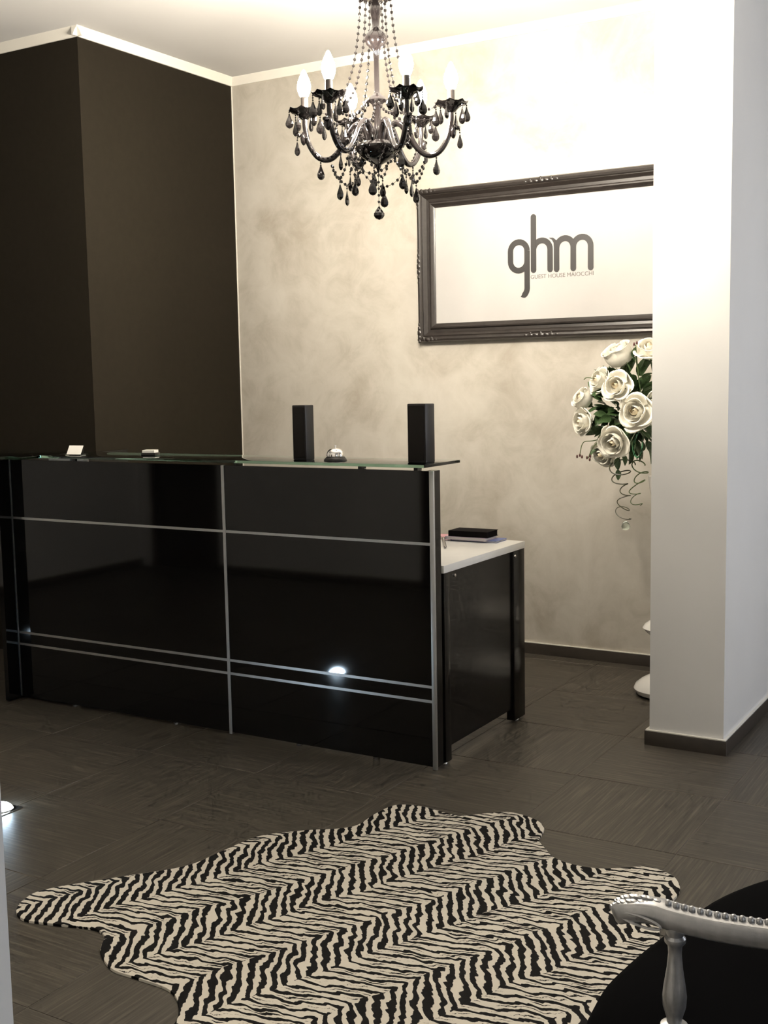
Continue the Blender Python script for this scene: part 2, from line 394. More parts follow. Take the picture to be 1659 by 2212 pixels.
P(bx('back_board', 'black_laminate', CXL, CXR-.04, YC+.022, YC+.04, .02, CT-.004, ct))
for x in (-3.9, -3.3, -2.66, -2.3):
    P(MB().lathe([(.014, 0), (.014, .008), (.01, .012)], 12).obj('foot', 'steel', ct, (x, YC+.02, 0)))
# glass shelf on stand-offs
for x in (-3.82, -2.93, -2.34, -2.10):
    P(bx('stand_off', 'black_laminate', x-.008, x+.008, YC+.004, YC+.036, CT, 1.139, ct))
for x in (-4.17,): P(bx('stand_off', 'black_laminate', x-.02, x+.02, YC+.004, YC+.036, CT, 1.139, ct))
P(bx('glass_shelf', 'counter_glass', -3.868, -1.985, 3.585, 3.862, 1.139, 1.150, ct, bev=.0012))
P(bx('glass_shelf', 'side_glass', -4.42, -3.874, 3.470, 3.862, 1.139, 1.150, ct, bev=.0012))

# ------------------------------------------------------------------ white-topped desk behind it
dk = empty('office_desk', (-2.9, 4.15, 0))
tag(dk, 'desk with white top and black side panel behind the reception counter', 'desk')
def Q(o): o.location = Vector(o.location) - Vector(dk.location); return o
Q(bx('desk_top', 'white_laminate', -4.18, -2.019, 3.787, 4.516, .733, .762, dk, bev=.0015))
for xx in (-2.056, -4.16):
    Q(bx('side_panel', 'black_laminate', xx+.004, xx+.026, 3.84, 4.40, .063, .733, dk))
    Q(bx('leg', 'black_laminate', xx, xx+.036, 4.405, 4.512, .012, .733, dk, bev=.002))
    Q(bx('leg', 'black_laminate', xx, xx+.036, 3.79, 3.835, .012, .733, dk, bev=.002))
    for y in (3.81, 4.46): Q(MB().lathe([(.013, 0), (.013, .006), (.008, .012)], 12).obj('foot', 'steel', dk, (xx+.018, y, 0)))
for y in (3.893, 4.415):
    o = MB().lathe([(0, .005), (.005, .005), (.0065, .003), (.0065, 0)], 12).obj('bolt', 'chrome', dk, (-2.030 if y < 4.4 else -2.02, y, .711), (0, pi/2, 0)); Q(o)
Q(bx('modesty_panel', 'black_laminate', -4.12, -2.06, 3.80, 3.816, .3, .733, dk))

# ------------------------------------------------------------------ things on the desk
def book(name, label, mat, x0, x1, y0, y1, z0, z1, rz=0., pages=True):
    t = empty(name, ((x0+x1)/2, (y0+y1)/2, z0), rz); a, b, h = (x1-x0)/2, (y1-y0)/2, z1-z0
    cv = .0018
    MB().box(-a, a, -b, b, 0, cv).box(-a, a, -b, b, h-cv, h).box(-a, -a+cv, -b, b, cv, h-cv).obj('cover', mat, t)
    MB().box(-a+cv, a-.003, -b+.003, b-.003, cv, h-cv).obj('pages', 'book_black' if mat == 'book_black' else 'paper', t)
    return tag(t, label, 'notebook', 'notebooks on the desk')
book('notebook', 'blue notebook at the bottom of the stack on the white desk', 'book_blue', -2.31, -2.10, 4.40, 4.51, .762, .770, .03)
book('notebook', 'thin lilac notebook in the middle of the stack on the white desk', 'book_lilac', -2.33, -2.14, 4.385, 4.50, .770, .782, .0)
book('notebook', 'thick black notebook lying on top of the stack on the white desk', 'book_black', -2.318, -2.135, 4.392, 4.50, .782, .807, .02)
book('notebook', 'small pink notebook peeking out left of the black one', 'book_pink', -2.46, -2.335, 4.42, 4.50, .762, .774, .0)
o = MB().tube([(0, 0, .006), (0, .012, .006), (0, .3, .006)], .006, 8).tube([(0, -.012, .006), (0, 0, .006)], lambda t: .002+.004*t, 8).obj('pen', 'steel', None, (-2.225, 4.19, .762), (0, 0, .52))
tag(o, 'slim silver pen lying on the white desk beside the notebooks', 'pen')

# ------------------------------------------------------------------ things on the glass shelf
GZ = 1.150
def speaker(label, x, y, w_, d_, h_, rz):
    t = empty('speaker', (x, y, GZ), rz)
    MB().box(-w_/2, w_/2, -d_/2, d_/2, 0, h_, .004).obj('cabinet', 'black_satin', t)
    MB().box(-w_/2+.006, w_/2-.006, -d_/2-.003, -d_/2, .008, h_-.008, .003).obj('grille', 'speaker_cloth', t)
    return tag(t, label, 'speaker', 'speakers on the counter')
speaker('narrow upright black speaker on the glass shelf, left of the bell', -2.572, 3.70, .066, .05, .208, -.10)
speaker('wider upright black speaker at the right end of the glass shelf', -2.058, 3.70, .082, .055, .211, -.14)
b_ = empty('service_bell', (-2.405, 3.665, GZ))
MB().lathe([(0, .0), (.043, 0), (.043, .006), (.038, .012), (.034, .016), (0, .016)], 32).obj('base', 'black_satin', b_)
MB().lathe([(.033, .018), (.0335, .022), (.031, .034), (.024, .043), (.013, .048), (0, .0495)], 32).obj('dome', 'chrome', b_)
MB().lathe([(.002, .048), (.002, .055), (.004, .056), (.004, .059), (0, .061)], 12).obj('plunger', 'chrome', b_)
tag(b_, 'chrome service bell on a black base on the glass shelf', 'bell')
t = empty('card_stand', (-3.735, 3.66, GZ), .15)
MB().sweep([[(-.036, -.018, .004), (-.036, -.016, .004), (-.036, .006, .04), (-.036, .004, .04)], [(.036, -.018, .004), (.036, -.016, .004), (.036, .006, .04), (.036, .004, .04)]]).obj('card', 'card_white', t, smooth=False)
MB().box(-.038, .038, -.024, .02, 0, .004).sweep([[(-.037, .006, .004), (-.037, .008, .004), (-.037, .009, .038), (-.037, .007, .038)], [(.037, .006, .004), (.037, .008, .004), (.037, .009, .038), (.037, .007, .038)]]).obj('holder', 'clear_glass', t, smooth=False)
tag(t, 'small white card tilted in a clear holder at the left of the glass shelf', 'card holder')
t = empty('card_box', (-3.375, 3.73, GZ), .3)
MB().box(-.032, .032, -.025, .025, 0, .012, .002).obj('tray', 'black_satin', t)
MB().box(-.027, .027, -.022, .02, .012, .023).obj('cards', 'card_white', t)
tag(t, 'low stack of white cards on a black tray on the glass shelf', 'card tray')

for nm, lb, xa, xb in (('card_reflection', 'longer white leaflet tucked under the glass shelf at its left end', -3.975, -3.842), ('card_reflection', 'short white strip imitating the card reflection under the glass shelf below the card holder', -3.800, -3.765)):
    tag(bx(nm, 'card_white', xa, xb, YC+.002, YC+.036, CT, CT+.011, bev=.0005), lb, 'card_reflection', 'card reflections under the glass shelf')  # made-up white strips standing in for the card's reflection in the glass

# ------------------------------------------------------------------ framed logo on the back wall
FX0, FX1, FZ0, FZ1 = -3.109, -1.682, 1.642, 2.441
fr = empty('picture_frame', ((FX0+FX1)/2, YB, FZ0))
tag(fr, 'large black moulded frame with the ghm logo on the plaster wall', 'picture frame')
FM = .098
prof = [(0, 0), (0, .034), (.006, .046), (.016, .05), (.026, .047), (.031, .040), (.035, .042), (.040, .038), (.052, .026), (.066, .024), (.072, .032), (.079, .033), (.085, .026), (.090, .022), (FM, .018), (FM, 0)]
fx, fz = (FX1-FX0)/2, FZ1-FZ0
def rail(name, fn0, fn1):
    return MB().sweep([[fn0(a, d) for a, d in prof], [fn1(a, d) for a, d in prof]]).obj(name, 'frame_black', fr, smooth=True, angle=25)
rt_ = rail('top_rail', lambda a, d: (-fx+a, -d, fz-a), lambda a, d: (fx-a, -d, fz-a))
rb_ = rail('bottom_rail', lambda a, d: (-fx+a, -d, a), lambda a, d: (fx-a, -d, a))
rl_ = rail('side_rail', lambda a, d: (-fx+a, -d, a), lambda a, d: (-fx+a, -d, fz-a))
rr_ = rail('side_rail', lambda a, d: (fx-a, -d, a), lambda a, d: (fx-a, -d, fz-a))
MB().box(-fx+.09, fx-.09, -.014, -.002, .09, fz-.09).obj('backing_board', 'canvas_white', fr)
def ornament(parent, x, z, along, n=7, span=.17):
    m = MB()
    for k in range(n):
        t_ = (k/(n-1)-.5); r = .013*(1-abs(t_)*1.1)+.004
        px, pz = (x+t_*span, z) if along == 'x' else (x, z+t_*span)
        m.ball((px, -.047, pz), r, 1, (1.25, .5, .75) if along == 'x' else (.75, .5, 1.25))
        if k % 2: m.ball((px, -.049, pz+(.008 if along == 'x' else 0)), r*.6, 1, (1, .6, 1))
    m.obj('carving', 'frame_black', parent)
ornament(rt_, 0, fz-.018, 'x'); ornament(rb_, 0, .018, 'x'); ornament(rl_, -fx+.012, fz/2, 'z'); ornament(rr_, fx-.012, fz/2, 'z')
for sx, rl2 in ((-1, rl_), (1, rr_)):
    for zz in (.05, fz-.05): ornament(rl2, sx*(fx-.011), zz, 'z', 5, .09)
    for rr3, zz in ((rb_, .014), (rt_, fz-.014)): ornament(rr3, sx*(fx-.06), zz, 'x', 5, .10)
# logo: strokes with rounded ends, drawn in the plane of the board
LV = [0]
def stroke_mesh(m, pts, w_, y0=-.014, y1=-.0165, taper=None, cap0=True, cap1=True):
    LV[0] += 1; y1 = y1 - .00025*(LV[0] % 4)
    pts = [Vector((p[0], p[1])) for p in pts]; Ls, Rs = [], []
    for i, p in enumerate(pts):
        d = (pts[min(i+1, len(pts)-1)]-pts[max(i-1, 0)]).normalized(); n = Vector((-d.y, d.x))
        ww = w_/2*(taper(i/(len(pts)-1)) if taper else 1); Ls.append(p+n*ww); Rs.append(p-n*ww)
    loop = list(Ls)
    def arc(c, v0):
        return [c + Matrix.Rotation(-pi*k/10, 2) @ v0 for k in range(1, 10)]
    if cap1: loop += arc(pts[-1], Ls[-1]-pts[-1])
    loop += list(reversed(Rs))
    if cap0: loop += arc(pts[0], Rs[0]-pts[0])
    # quads strip (robust for curved strokes) + fan caps
    t = bmesh.new()
    for yy in (y1,):
        vl = [t.verts.new((q.x, yy, q.y)) for q in Ls]; vr = [t.verts.new((q.x, yy, q.y)) for q in Rs]
        for k in range(len(vl)-1): t.faces.new((vl[k], vl[k+1], vr[k+1], vr[k]))
        if cap1: t.faces.new([vl[-1]]+[t.verts.new((q.x, yy, q.y)) for q in arc(pts[-1], Ls[-1]-pts[-1])]+[vr[-1]])
        if cap0: t.faces.new([vr[0]]+[t.verts.new((q.x, yy, q.y)) for q in arc(pts[0], Rs[0]-pts[0])]+[vl[0]])
    r = bmesh.ops.extrude_face_region(t, geom=t.faces[:]); nv = [g for g in r['geom'] if isinstance(g, bmesh.types.BMVert)]
    bmesh.ops.translate(t, verts=nv, vec=(0, y0-y1, 0)); bmesh.ops.recalc_face_normals(t, faces=t.faces)
    m._merge(t)
fcx = (FX0+FX1)/2
def lp(x, z): return (x-fcx, z-FZ0)
def arcpts(cx, cz, rx, rz, a0, a1, n=14): return [(cx+rx*cos(radians(a0+(a1-a0)*k/n)), cz+rz*sin(radians(a0+(a1-a0)*k/n))) for k in range(n+1)]
def lpl(pts): return [lp(*q) for q in pts]
SWD = .029
g = MB()
stroke_mesh(g, lpl(arcpts(-2.530, 2.085, .046, .046, 0, 180) + arcpts(-2.530, 2.034, .046, .046, 180, 360)[:]), SWD, cap0=False, cap1=False)
stroke_mesh(g, lpl([(-2.484, 2.085), (-2.484, 2.0), (-2.484, 1.90)] + arcpts(-2.522, 1.90, .038, .044, 0, -85, 10)), SWD, taper=lambda t: 1 if t < .75 else max(.12, 1-(t-.75)*3.6), cap0=False, cap1=False)
g.obj('letter_g', 'logo_black', fr, smooth=False)
g = MB()
stroke_mesh(g, lpl([(-2.4485, 2.249), (-2.4485, 1.986)]), SWD)
stroke_mesh(g, lpl(arcpts(-2.4035, 2.084, .045, .046, 165, 0) + [(-2.3585, 1.984)]), SWD, cap0=False)
g.obj('letter_h', 'logo_black', fr, smooth=False)
g = MB()
stroke_mesh(g, lpl([(-2.3235, 2.10), (-2.3235, 1.983)]), SWD, cap0=False)
stroke_mesh(g, lpl([(-2.362, 2.139), (-2.345, 2.134), (-2.330, 2.118), (-2.3235, 2.09)]), SWD, taper=lambda t: .1+.9*t, cap0=False, cap1=False)
stroke_mesh(g, lpl(arcpts(-2.279, 2.086, .0445, .046, 180, 0) + [(-2.2345, 1.982)]), SWD, cap0=False)
stroke_mesh(g, lpl(arcpts(-2.189, 2.086, .0455, .046, 180, 0) + [(-2.1435, 1.981)]), SWD, cap0=False)
g.obj('letter_m', 'logo_black', fr, smooth=False)
tx = bpy.data.curves.new('caption', 'FONT'); tx.body = 'GUEST HOUSE MAIOCCHI'; tx.size = .0285; tx.extrude = .0006; tx.materials.append(MATS['logo_grey'])
to = link('caption', tx, fr, (lp(-2.466, 1.942)[0], -.0148, lp(0, 1.9425)[1]), (pi/2, 0, 0))
bpy.context.view_layer.update()
wd_ = to.dimensions.x or .33
cme = bpy.data.meshes.new_from_object(to.evaluated_get(bpy.context.evaluated_depsgraph_get()))
cme.transform(Matrix.Diagonal((.336/wd_, 1, 1, 1)))
cl, cr = tuple(to.location), tuple(to.rotation_euler)
bpy.data.objects.remove(to); bpy.data.curves.remove(tx)
link('caption', cme, fr, cl, cr)

# ------------------------------------------------------------------ chandelier
CH = Vector((-2.277, 3.80, 0)); CHS = 1.0556
ch = empty('chandelier', (CH.x, CH.y, CEIL)); ch.scale = (CHS,)*3
tag(ch, 'black crystal chandelier with six lit candle arms hanging from the ceiling', 'chandelier')
def zc(py): return (2.4065-(py-250)*.00165 - CEIL)/CHS
MB().lathe([(0, 0), (.06, 0), (.06, -.006), (.05, -.02), (.025, -.035), (.008, -.045), (0, -.045)], 24).obj('canopy', 'black_enamel', ch)
mm = MB()
zz = -.045; k = 0
while zz > zc(-15)+.02:
    pts = [(.0075*cos(a_)*(1 if k % 2 else 0), .0075*cos(a_)*(0 if k % 2 else 1), zz-.012+.014*sin(a_)) for a_ in [2*pi*i/10 for i in range(11)]]
    mm.tube(pts, .0018, 5, caps=False); zz -= .021; k += 1
mm.obj('hanging_chain', 'black_enamel', ch)
# crown at the top of the stem
mm = MB().lathe([(.008, zc(-18)), (.02, zc(-14)), (.05, zc(-8)), (.056, zc(-4)), (.05, zc(0)), (.02, zc(4)), (.008, zc(8))], 24)
for k in range(18):
    a_ = 2*pi*k/18; mm.ball((.055*cos(a_), .055*sin(a_), zc(-2)), .008, 1)
mm.obj('crown', 'black_crystal', ch)
MB().lathe([(.006, zc(0)), (.011, zc(8)), (.018, zc(18)), (.019, zc(30)), (.014, zc(45)), (.012, zc(60)), (.02, zc(68)), (.036, zc(78)), (.04, zc(88)), (.034, zc(98)), (.02, zc(106)), (.011, zc(112)), (.009, zc(130)), (.009, zc(200)), (.016, zc(206)), (.03, zc(212)), (.034, zc(218)), (.018, zc(226)), (.012, zc(240)), (.012, zc(285)), (.02, zc(300)), (.02, zc(308))], 20).obj('stem', 'black_enamel', ch)
MB().lathe([(.01, zc(300)), (.05, zc(306)), (.072, zc(312)), (.077, zc(318)), (.072, zc(328)), (.055, zc(340)), (.03, zc(350)), (.012, zc(356)), (.008, zc(364)), (0, zc(374))], 28).obj('bowl', 'black_crystal', ch)
drop_me = MB().lathe([(0, 0), (.0025, -.001), (.006, -.012), (.0115, -.024), (.0145, -.034), (.0135, -.043), (.008, -.050), (0, -.053)], 10).mesh('drop', 'black_crystal', smooth=False)
bead_r = .0058
def chain(parent, pts, name='bead_chain', step=.0215, link_r=.0009, br=bead_r):
    """beads strung on a thin wire along a polyline"""
    P3 = [Vector(q) for q in pts]; m = MB(); m.tube(P3, link_r, 4)
    acc = step*.5
    for A, B in zip(P3, P3[1:]):
        seg = (B-A).length; d = (B-A)/seg if seg else Vector((0, 0, 1)); s_ = acc
        while s_ < seg:
            m.ball(A+d*s_, br, 1, (1, 1, 1.1)); s_ += step
        acc = s_-seg
    return m.obj(name, 'black_crystal', parent, smooth=False)
def sag(A, B, dip, n=10):
    A, B = Vector(A), Vector(B); return [A.lerp(B, t/n) - Vector((0, 0, dip*4*(t/n)*(1-t/n))) for t in range(n+1)]
RA = .256; ZCUP = zc(238)
arm_pts = catmull([(.03, 0, zc(318)), (.034, 0, zc(292)), (.052, 0, zc(272)), (.078, 0, zc(270)), (.104, 0, zc(290)), (.135, 0, zc(322)), (.172, 0, zc(340)), (.212, 0, zc(334)), (.243, 0, zc(305)), (.255, 0, zc(270)), (RA, 0, zc(250))], 6, closed=False)
arm_me = MB().tube(arm_pts, lambda t: .0125-.004*t, 10).mesh('arm', 'black_enamel')
cup_me = MB().lathe([(.0, -.022), (.012, -.020), (.022, -.010), (.03, -.002), (.05, .006), (.057, .012), (.052, .013), (.026, .004), (.012, .002), (.0, .002)], 24,
    wave=lambda r, z, a: (r*(1+(.05*cos(8*a) if r > .045 else 0)), z+(.004*cos(8*a) if r > .045 else 0))).mesh('candle_cup', 'black_crystal')
candle_me = MB().lathe([(.0, .0), (.016, .0), (.017, .006), (.0125, .01), (.012, .05), (.013, .052), (0, .052)], 16).mesh('candle', 'candle_sleeve')
bulb_me = MB().lathe([(0, .050), (.009, .051), (.0125, .056), (.017, .070), (.0185, .082), (.016, .098), (.010, .114), (.004, .128), (0, .132)], 10).mesh('bulb', 'bulb_glow')
bulb_me.transform(Matrix.Translation((0, 0, .05)) @ Matrix.Diagonal((1.3, 1.3, 1.15, 1)) @ Matrix.Translation((0, 0, -.05)))
# first arm angle: measured from the image-right direction, counter-clockwise towards the viewer
def arm_dir(th):
    r_ = Vector((cos(YAW), sin(YAW))); n_ = Vector((sin(YAW), -cos(YAW)))
    v = r_*cos(th)+n_*sin(th); return math.atan2(v.y, v.x)
angs = [arm_dir(radians(8+60*k)) for k in range(6)]
for k, a_ in enumerate(angs):
    arm = link('arm', arm_me, ch, (0, 0, 0), (0, 0, a_))
    link('candle_cup', cup_me, arm, (RA, 0, ZCUP)); link('candle', candle_me, arm, (RA, 0, ZCUP+.003)); link('bulb', bulb_me, arm, (RA, 0, ZCUP+.004))
    for q in range(6):
        b2 = 2*pi*(q+.3)/6; hx = RA+.054*cos(b2); hy = .054*sin(b2)
        link('drop', drop_me, arm, (hx, hy, ZCUP-.004-(.012 if q % 2 else 0)), (0, 0, b2), (1, .55, 1.0) if q % 2 else (.95, .5, .9))
        chain(arm, [(hx, hy, ZCUP+.008), (hx, hy, ZCUP-.004-(.012 if q % 2 else 0))], 'bead_link', .008, .0008, .0032)
    # carved leaf on the outside of the arm and a pendant under it
    MB().ball((.262, 0, zc(292)), .02, 2, (.55, .8, 1.2)).ball((.277, 0, zc(284)), .011, 1, (1, 1, .8)).obj('leaf_knob', 'black_enamel', arm)
    chain(arm, [(.283, 0, zc(287)), (.285, 0, zc(298))], 'bead_link', .008, .0008, .0032)
    link('drop', drop_me, arm, (.285, 0, zc(299)), (0, 0, 0), (.7, .35, .9))
    chain(arm, [(.203, 0, zc(344)), (.203, 0, zc(352))], 'bead_link', .008, .0008, .0036)
    link('drop', drop_me, arm, (.203, 0, zc(352)), (0, 0, .6), (1, .5, .95))
    # long bead string from the crown to the cup
    chain(arm, catmull([(.052, 0, zc(-2)), (.058, 0, zc(50)), (.068, 0, zc(100)), (.085, 0, zc(150)), (.12, 0, zc(205)), (.165, 0, zc(240)), (.206, 0, zc(236))], 5, closed=False))
    chain(arm, [tuple(v + Vector((0, .014, .002))) for v in arm_pts[14:52:3]], step=.016, br=.0042)
for k in range(6):
    a0, a1 = angs[k], angs[(k+1) % 6]
    da = (a1-a0+pi) % (2*pi)-pi; am = a0+da/2
    pA = Vector((.165*cos(a0), .165*sin(a0), zc(350))); pB = Vector((.165*cos(a1), .165*sin(a1), zc(350)))
    chain(ch, sag(pA, pB, .062))
    mid = (pA+pB)/2 - Vector((0, 0, .062))
    chain(ch, [mid, mid-Vector((0, 0, .02))], 'bead_link', .008, .0008, .0036)
    link('drop', drop_me, ch, mid-Vector((0, 0, .02)), (0, 0, am+pi/2+.4), (1.05, .5, 1.0))
    # swags under the bowl rim
    qA = Vector((.075*cos(a0), .075*sin(a0), zc(318))); qB = Vector((.075*cos(a1), .075*sin(a1), zc(318)))
    out = Vector((.105*cos(am), .105*sin(am), zc(372)))
    chain(ch, catmull([qA, (qA*.45+out*.55)-Vector((0, 0, .014)), out, (qB*.45+out*.55)-Vector((0, 0, .014)), qB], 4, closed=False))
    chain(ch, [out, out-Vector((0, 0, .02))], 'bead_link', .008, .0008, .0036)
    link('drop', drop_me, ch, out-Vector((0, 0, .02)), (0, 0, am+1.0), (.95, .5, .95))
    # bead links between stem bowl and cups
    chain(ch, sag((.032*cos(am), .032*sin(am), zc(216)), (.2*cos(a0), .2*sin(a0), zc(262)), .03))
    rr_2 = .12
    link('drop', drop_me, ch, (rr_2*cos(am), rr_2*sin(am), zc(285)), (0, 0, am), (1, .5, 1))
    chain(ch, [(.034*cos(am), .034*sin(am), zc(218)), (rr_2*cos(am), rr_2*sin(am), zc(284))])
chain(ch, [(0, 0, zc(372)), (0, 0, zc(449))], 'bead_chain', .0225, .0009, .0052)
MB().lathe([(0, zc(446)), (.003, zc(447)), (.011, zc(454)), (.018, zc(461)), (.0185, zc(467)), (.012, zc(473)), (0, zc(476))], 12).obj('drop', 'black_crystal', ch, smooth=False)

# ------------------------------------------------------------------ tall white vase and roses
VX, VY = -1.600, 5.12
vp = [(0, 0)]
def disc(z, r, h, neck):
    return [(neck, z), (r*.72, z+h*.06), (r*.95, z+h*.22), (r, z+h*.38), (r*.93, z+h*.52), (r*.68, z+h*.72), (neck, z+h)]
vp = [(0, 0), (.095, .0), (.128, .012), (.140, .034), (.132, .052), (.105, .074), (.06, .100), (.035, .125), (.03, .2), (.038, .25), (.065, .276), (.09, .297), (.102, .312), (.092, .328), (.062, .350), (.036, .372), (.03, .44), (.03, .70), (.036, .78), (.055, .86), (.075, .94), (.082, 1.0), (.07, 1.0), (.06, .93), (0, .9)]
vz = MB().lathe(vp, 40).obj('floor_vase', 'white_lacquer', None, (VX, VY, 0))
tag(vz, 'tall white lacquered vase of stacked rounded discs behind the pillar', 'vase')
def petal_mesh(name, A, prof_, mat, rim=.22, wav=.05, seed=0):
    rnd = random.Random(seed); nu, nv_ = 8, 7; t = bmesh.new(); G = []
    pr = catmull([(r, z, 0) for r, z in prof_], 6, closed=False)
    ph = rnd.random()*6
    for i in range(nu+1):
        u_ = -1+2*i/nu; row = []
        for j in range(nv_+1):
            v_ = j/nv_*(1-rim*abs(u_)**2.5); q = pr[min(len(pr)-1, int(v_*(len(pr)-1)+.5))]
            ww = A*(.35+.65*min(1, (j/nv_)*1.6)); a_ = u_*ww
            r_ = q.x*(1+wav*sin(3*u_+ph)*j/nv_); z_ = q.y + wav*.8*cos(2.3*u_+ph*2)*(j/nv_)**2
            row.append(t.verts.new((r_*cos(a_), r_*sin(a_), z_)))
        G.append(row)
    for i in range(nu):
        for j in range(nv_): t.faces.new((G[i][j], G[i+1][j], G[i+1][j+1], G[i][j+1]))
    m = MB(); m._merge(t); return m.mesh(name, mat)
LAY = [
    (3, [petal_mesh('petal', 1.5, [(.03, .1), (.16, .3), (.2, .62), (.10, .93)], 'rose_heart', .12, .05, 1)]),
    (4, [petal_mesh('petal', 1.15, [(.05, .05), (.30, .22), (.37, .6), (.31, .90)], 'rose_petal', .18, .06, 2)]),
    (5, [petal_mesh('petal', 1.0, [(.08, 0), (.46, .12), (.60, .48), (.60, .80), (.66, .86)], 'rose_petal', .2, .06, 3)]),
    (6, [petal_mesh('petal', .88, [(.1, -.06), (.56, -.02), (.82, .28), (.96, .56), (1.08, .54)], 'rose_petal', .24, .08, 4), petal_mesh('petal', .82, [(.1, -.1), (.58, -.1), (.88, .16), (1.04, .40), (1.14, .34)], 'rose_petal', .26, .1, 5)]),
]
sep_me = MB().lathe([(.0, -.2), (.12, -.18), (.2, -.08), (.1, -.02), (0, -.02)], 10).mesh('sepal_cup', 'stem_green')
CB = Vector((VX, VY, 1.02))
def rose(label, x, y, z, r, dirv, layers=4, seed=0):
    rnd = random.Random(seed); k_ = y/5.1; x = x*k_; z = 1.45+(z-1.45)*k_
    t = empty('rose', (x, y, z)); t.rotation_euler = align(dirv, rnd.random()*6)
    s = r/1.08 if layers == 4 else r/.66
    tag(t, label, 'rose', 'white roses of the bouquet')
    off = -.35*s
    for li, (n, meshes) in enumerate(LAY[:layers]):
        for k in range(n):
            a_ = 2*pi*k/n + li*.7 + rnd.uniform(-.15, .15)
            link('petal', meshes[k % len(meshes)], t, (0, 0, off), (rnd.uniform(-.06, .06), rnd.uniform(-.06, .06), a_), s*rnd.uniform(.95, 1.06))
    link('sepal_cup', sep_me, t, (0, 0, off), None, s)
    # stem from the calyx down into the vase mouth
    R_ = t.rotation_euler.to_matrix(); inv = R_.inverted()
    A = Vector((0, 0, off-.15*s)); B = inv @ (Vector((VX, VY, 1.15)) - Vector((x, y, z)))
    B = A + (B-A).normalized()*.05 + Vector((0, 0, -.04))
    MB().tube(catmull([A, A+Vector((0, 0, -.03)), B], 6, closed=False), .0035, 6).obj('stem', 'stem_green', t)
    return t
rose('white rose bud seen from the side at the top left of the bouquet', -1.812, 5.06, 1.525, .066, (-.35, -.45, .85), 3, 1)
rose('white rose at the top of the bouquet, half hidden by the pillar', -1.678, 5.06, 1.560, .066, (.1, -.6, .75), 4, 2)
rose('creamy white rose on the upper left, leaning left', -1.905, 5.06, 1.425, .064, (-.55, -.75, .3), 4, 3)
rose('large white rose right of the upper left one', -1.825, 4.98, 1.398, .070, (-.1, -.9, .25), 4, 4)
rose('largest open white rose facing forward, next to the pillar', -1.737, 4.955, 1.284, .080, (-.05, -.98, .15), 4, 5)
rose('small white rose bud on the left edge of the bouquet', -1.980, 5.08, 1.335, .050, (-.55, -.6, .55), 3, 6)
rose('white rose furthest left in the bouquet, turned left', -1.988, 5.04, 1.240, .064, (-.55, -.82, .0), 4, 7)
rose('white rose at the bottom of the bouquet facing forward and down', -1.838, 4.97, 1.150, .074, (-.1, -.95, -.25), 4, 8)
rose('pale rose hanging below the lowest white one, facing down', -1.890, 5.07, 1.098, .066, (-.35, -.85, -.35), 4, 9)
rose('white rose showing only a sliver beside the pillar, right of the largest', -1.640, 5.07, 1.31, .066, (.35, -.85, .1), 4, 10)
# foliage
leaf_bm = bmesh.new(); rows = []
for i in range(9):
    v_ = i/8; w_ = .27*sin(pi*v_**.8)**.8*(1 if i not in (0, 8) else 0); zc_ = -.16*(v_-.3)**2
    rows.append([leaf_bm.verts.new((v_, -w_, zc_+.35*w_)), leaf_bm.verts.new((v_, -w_*.5, zc_+.12*w_)), leaf_bm.verts.new((v_, 0, zc_)), leaf_bm.verts.new((v_, w_*.5, zc_+.12*w_)), leaf_bm.verts.new((v_, w_, zc_+.35*w_))])
for A, B in zip(rows, rows[1:]):
    for k in range(4): leaf_bm.faces.new((A[k], B[k], B[k+1], A[k+1]))
bmesh.ops.remove_doubles(leaf_bm, verts=leaf_bm.verts, dist=1e-5)
mb = MB(); mb._merge(leaf_bm); leaf_me = mb.mesh('leaf', 'leaf_green')
fo = empty('rose_foliage', (VX, VY, 1.0)); tag(fo, 'dark green leaves and twigs filling the white rose bouquet', 'foliage')
rl = random.Random(3)
def leaf(x, y, z, d, size, roll):
    d = Vector(d).normalized(); q = d.to_track_quat('X', 'Z').to_matrix() @ Matrix.Rotation(roll, 3, 'X')
    link('leaf', leaf_me, fo, Vector((x, y, z))-Vector(fo.location), q.to_euler(), size)
centre = Vector((-1.785, 5.12, 1.285))
for k in range(170):
    # shell of leaves around the centre of the bouquet
    a_ = rl.uniform(0, 2*pi); e = rl.uniform(-1, 1); v = Vector((sqrt(1-e*e)*cos(a_), sqrt(1-e*e)*sin(a_), e))
    if v.y > .5: v.y *= -.5
    c = centre + Vector((v.x*.15-v.z*.02, v.y*.10, v.z*.20))*rl.uniform(.3, 1)
    leaf(c.x, c.y, c.z, (v.x*.8+rl.uniform(-.5, .5), v.y+rl.uniform(-.6, .3), v.z+rl.uniform(-.6, .4)), rl.uniform(.06, .095), rl.uniform(-1.2, 1.2))
for x, z, dx, dz, s in ((-1.73, 1.525, .2, 1, .05), (-1.722, 1.50, -.3, .8, .04), (-1.70, 1.475, .4, .8, .06), (-1.69, 1.43, .7, .4, .065), (-1.745, 1.46, -.2, .9, .05), (-1.68, 1.375, .6, .3, .06),
                        (-1.80, 1.085, .1, -1, .06), (-1.775, 1.10, .3, -1, .055), (-1.74, 1.15, .5, -.8, .05), (-1.80, 1.03, .15, -1, .05), (-1.90, 1.12, -.6, -.6, .045), (-1.74, 1.17, .3, -.7, .06), (-1.69, 1.20, .6, -.4, .06)):
    leaf(x, 5.04, z, (dx, -.25, dz), s, rl.uniform(-.6, .6))
m = MB()
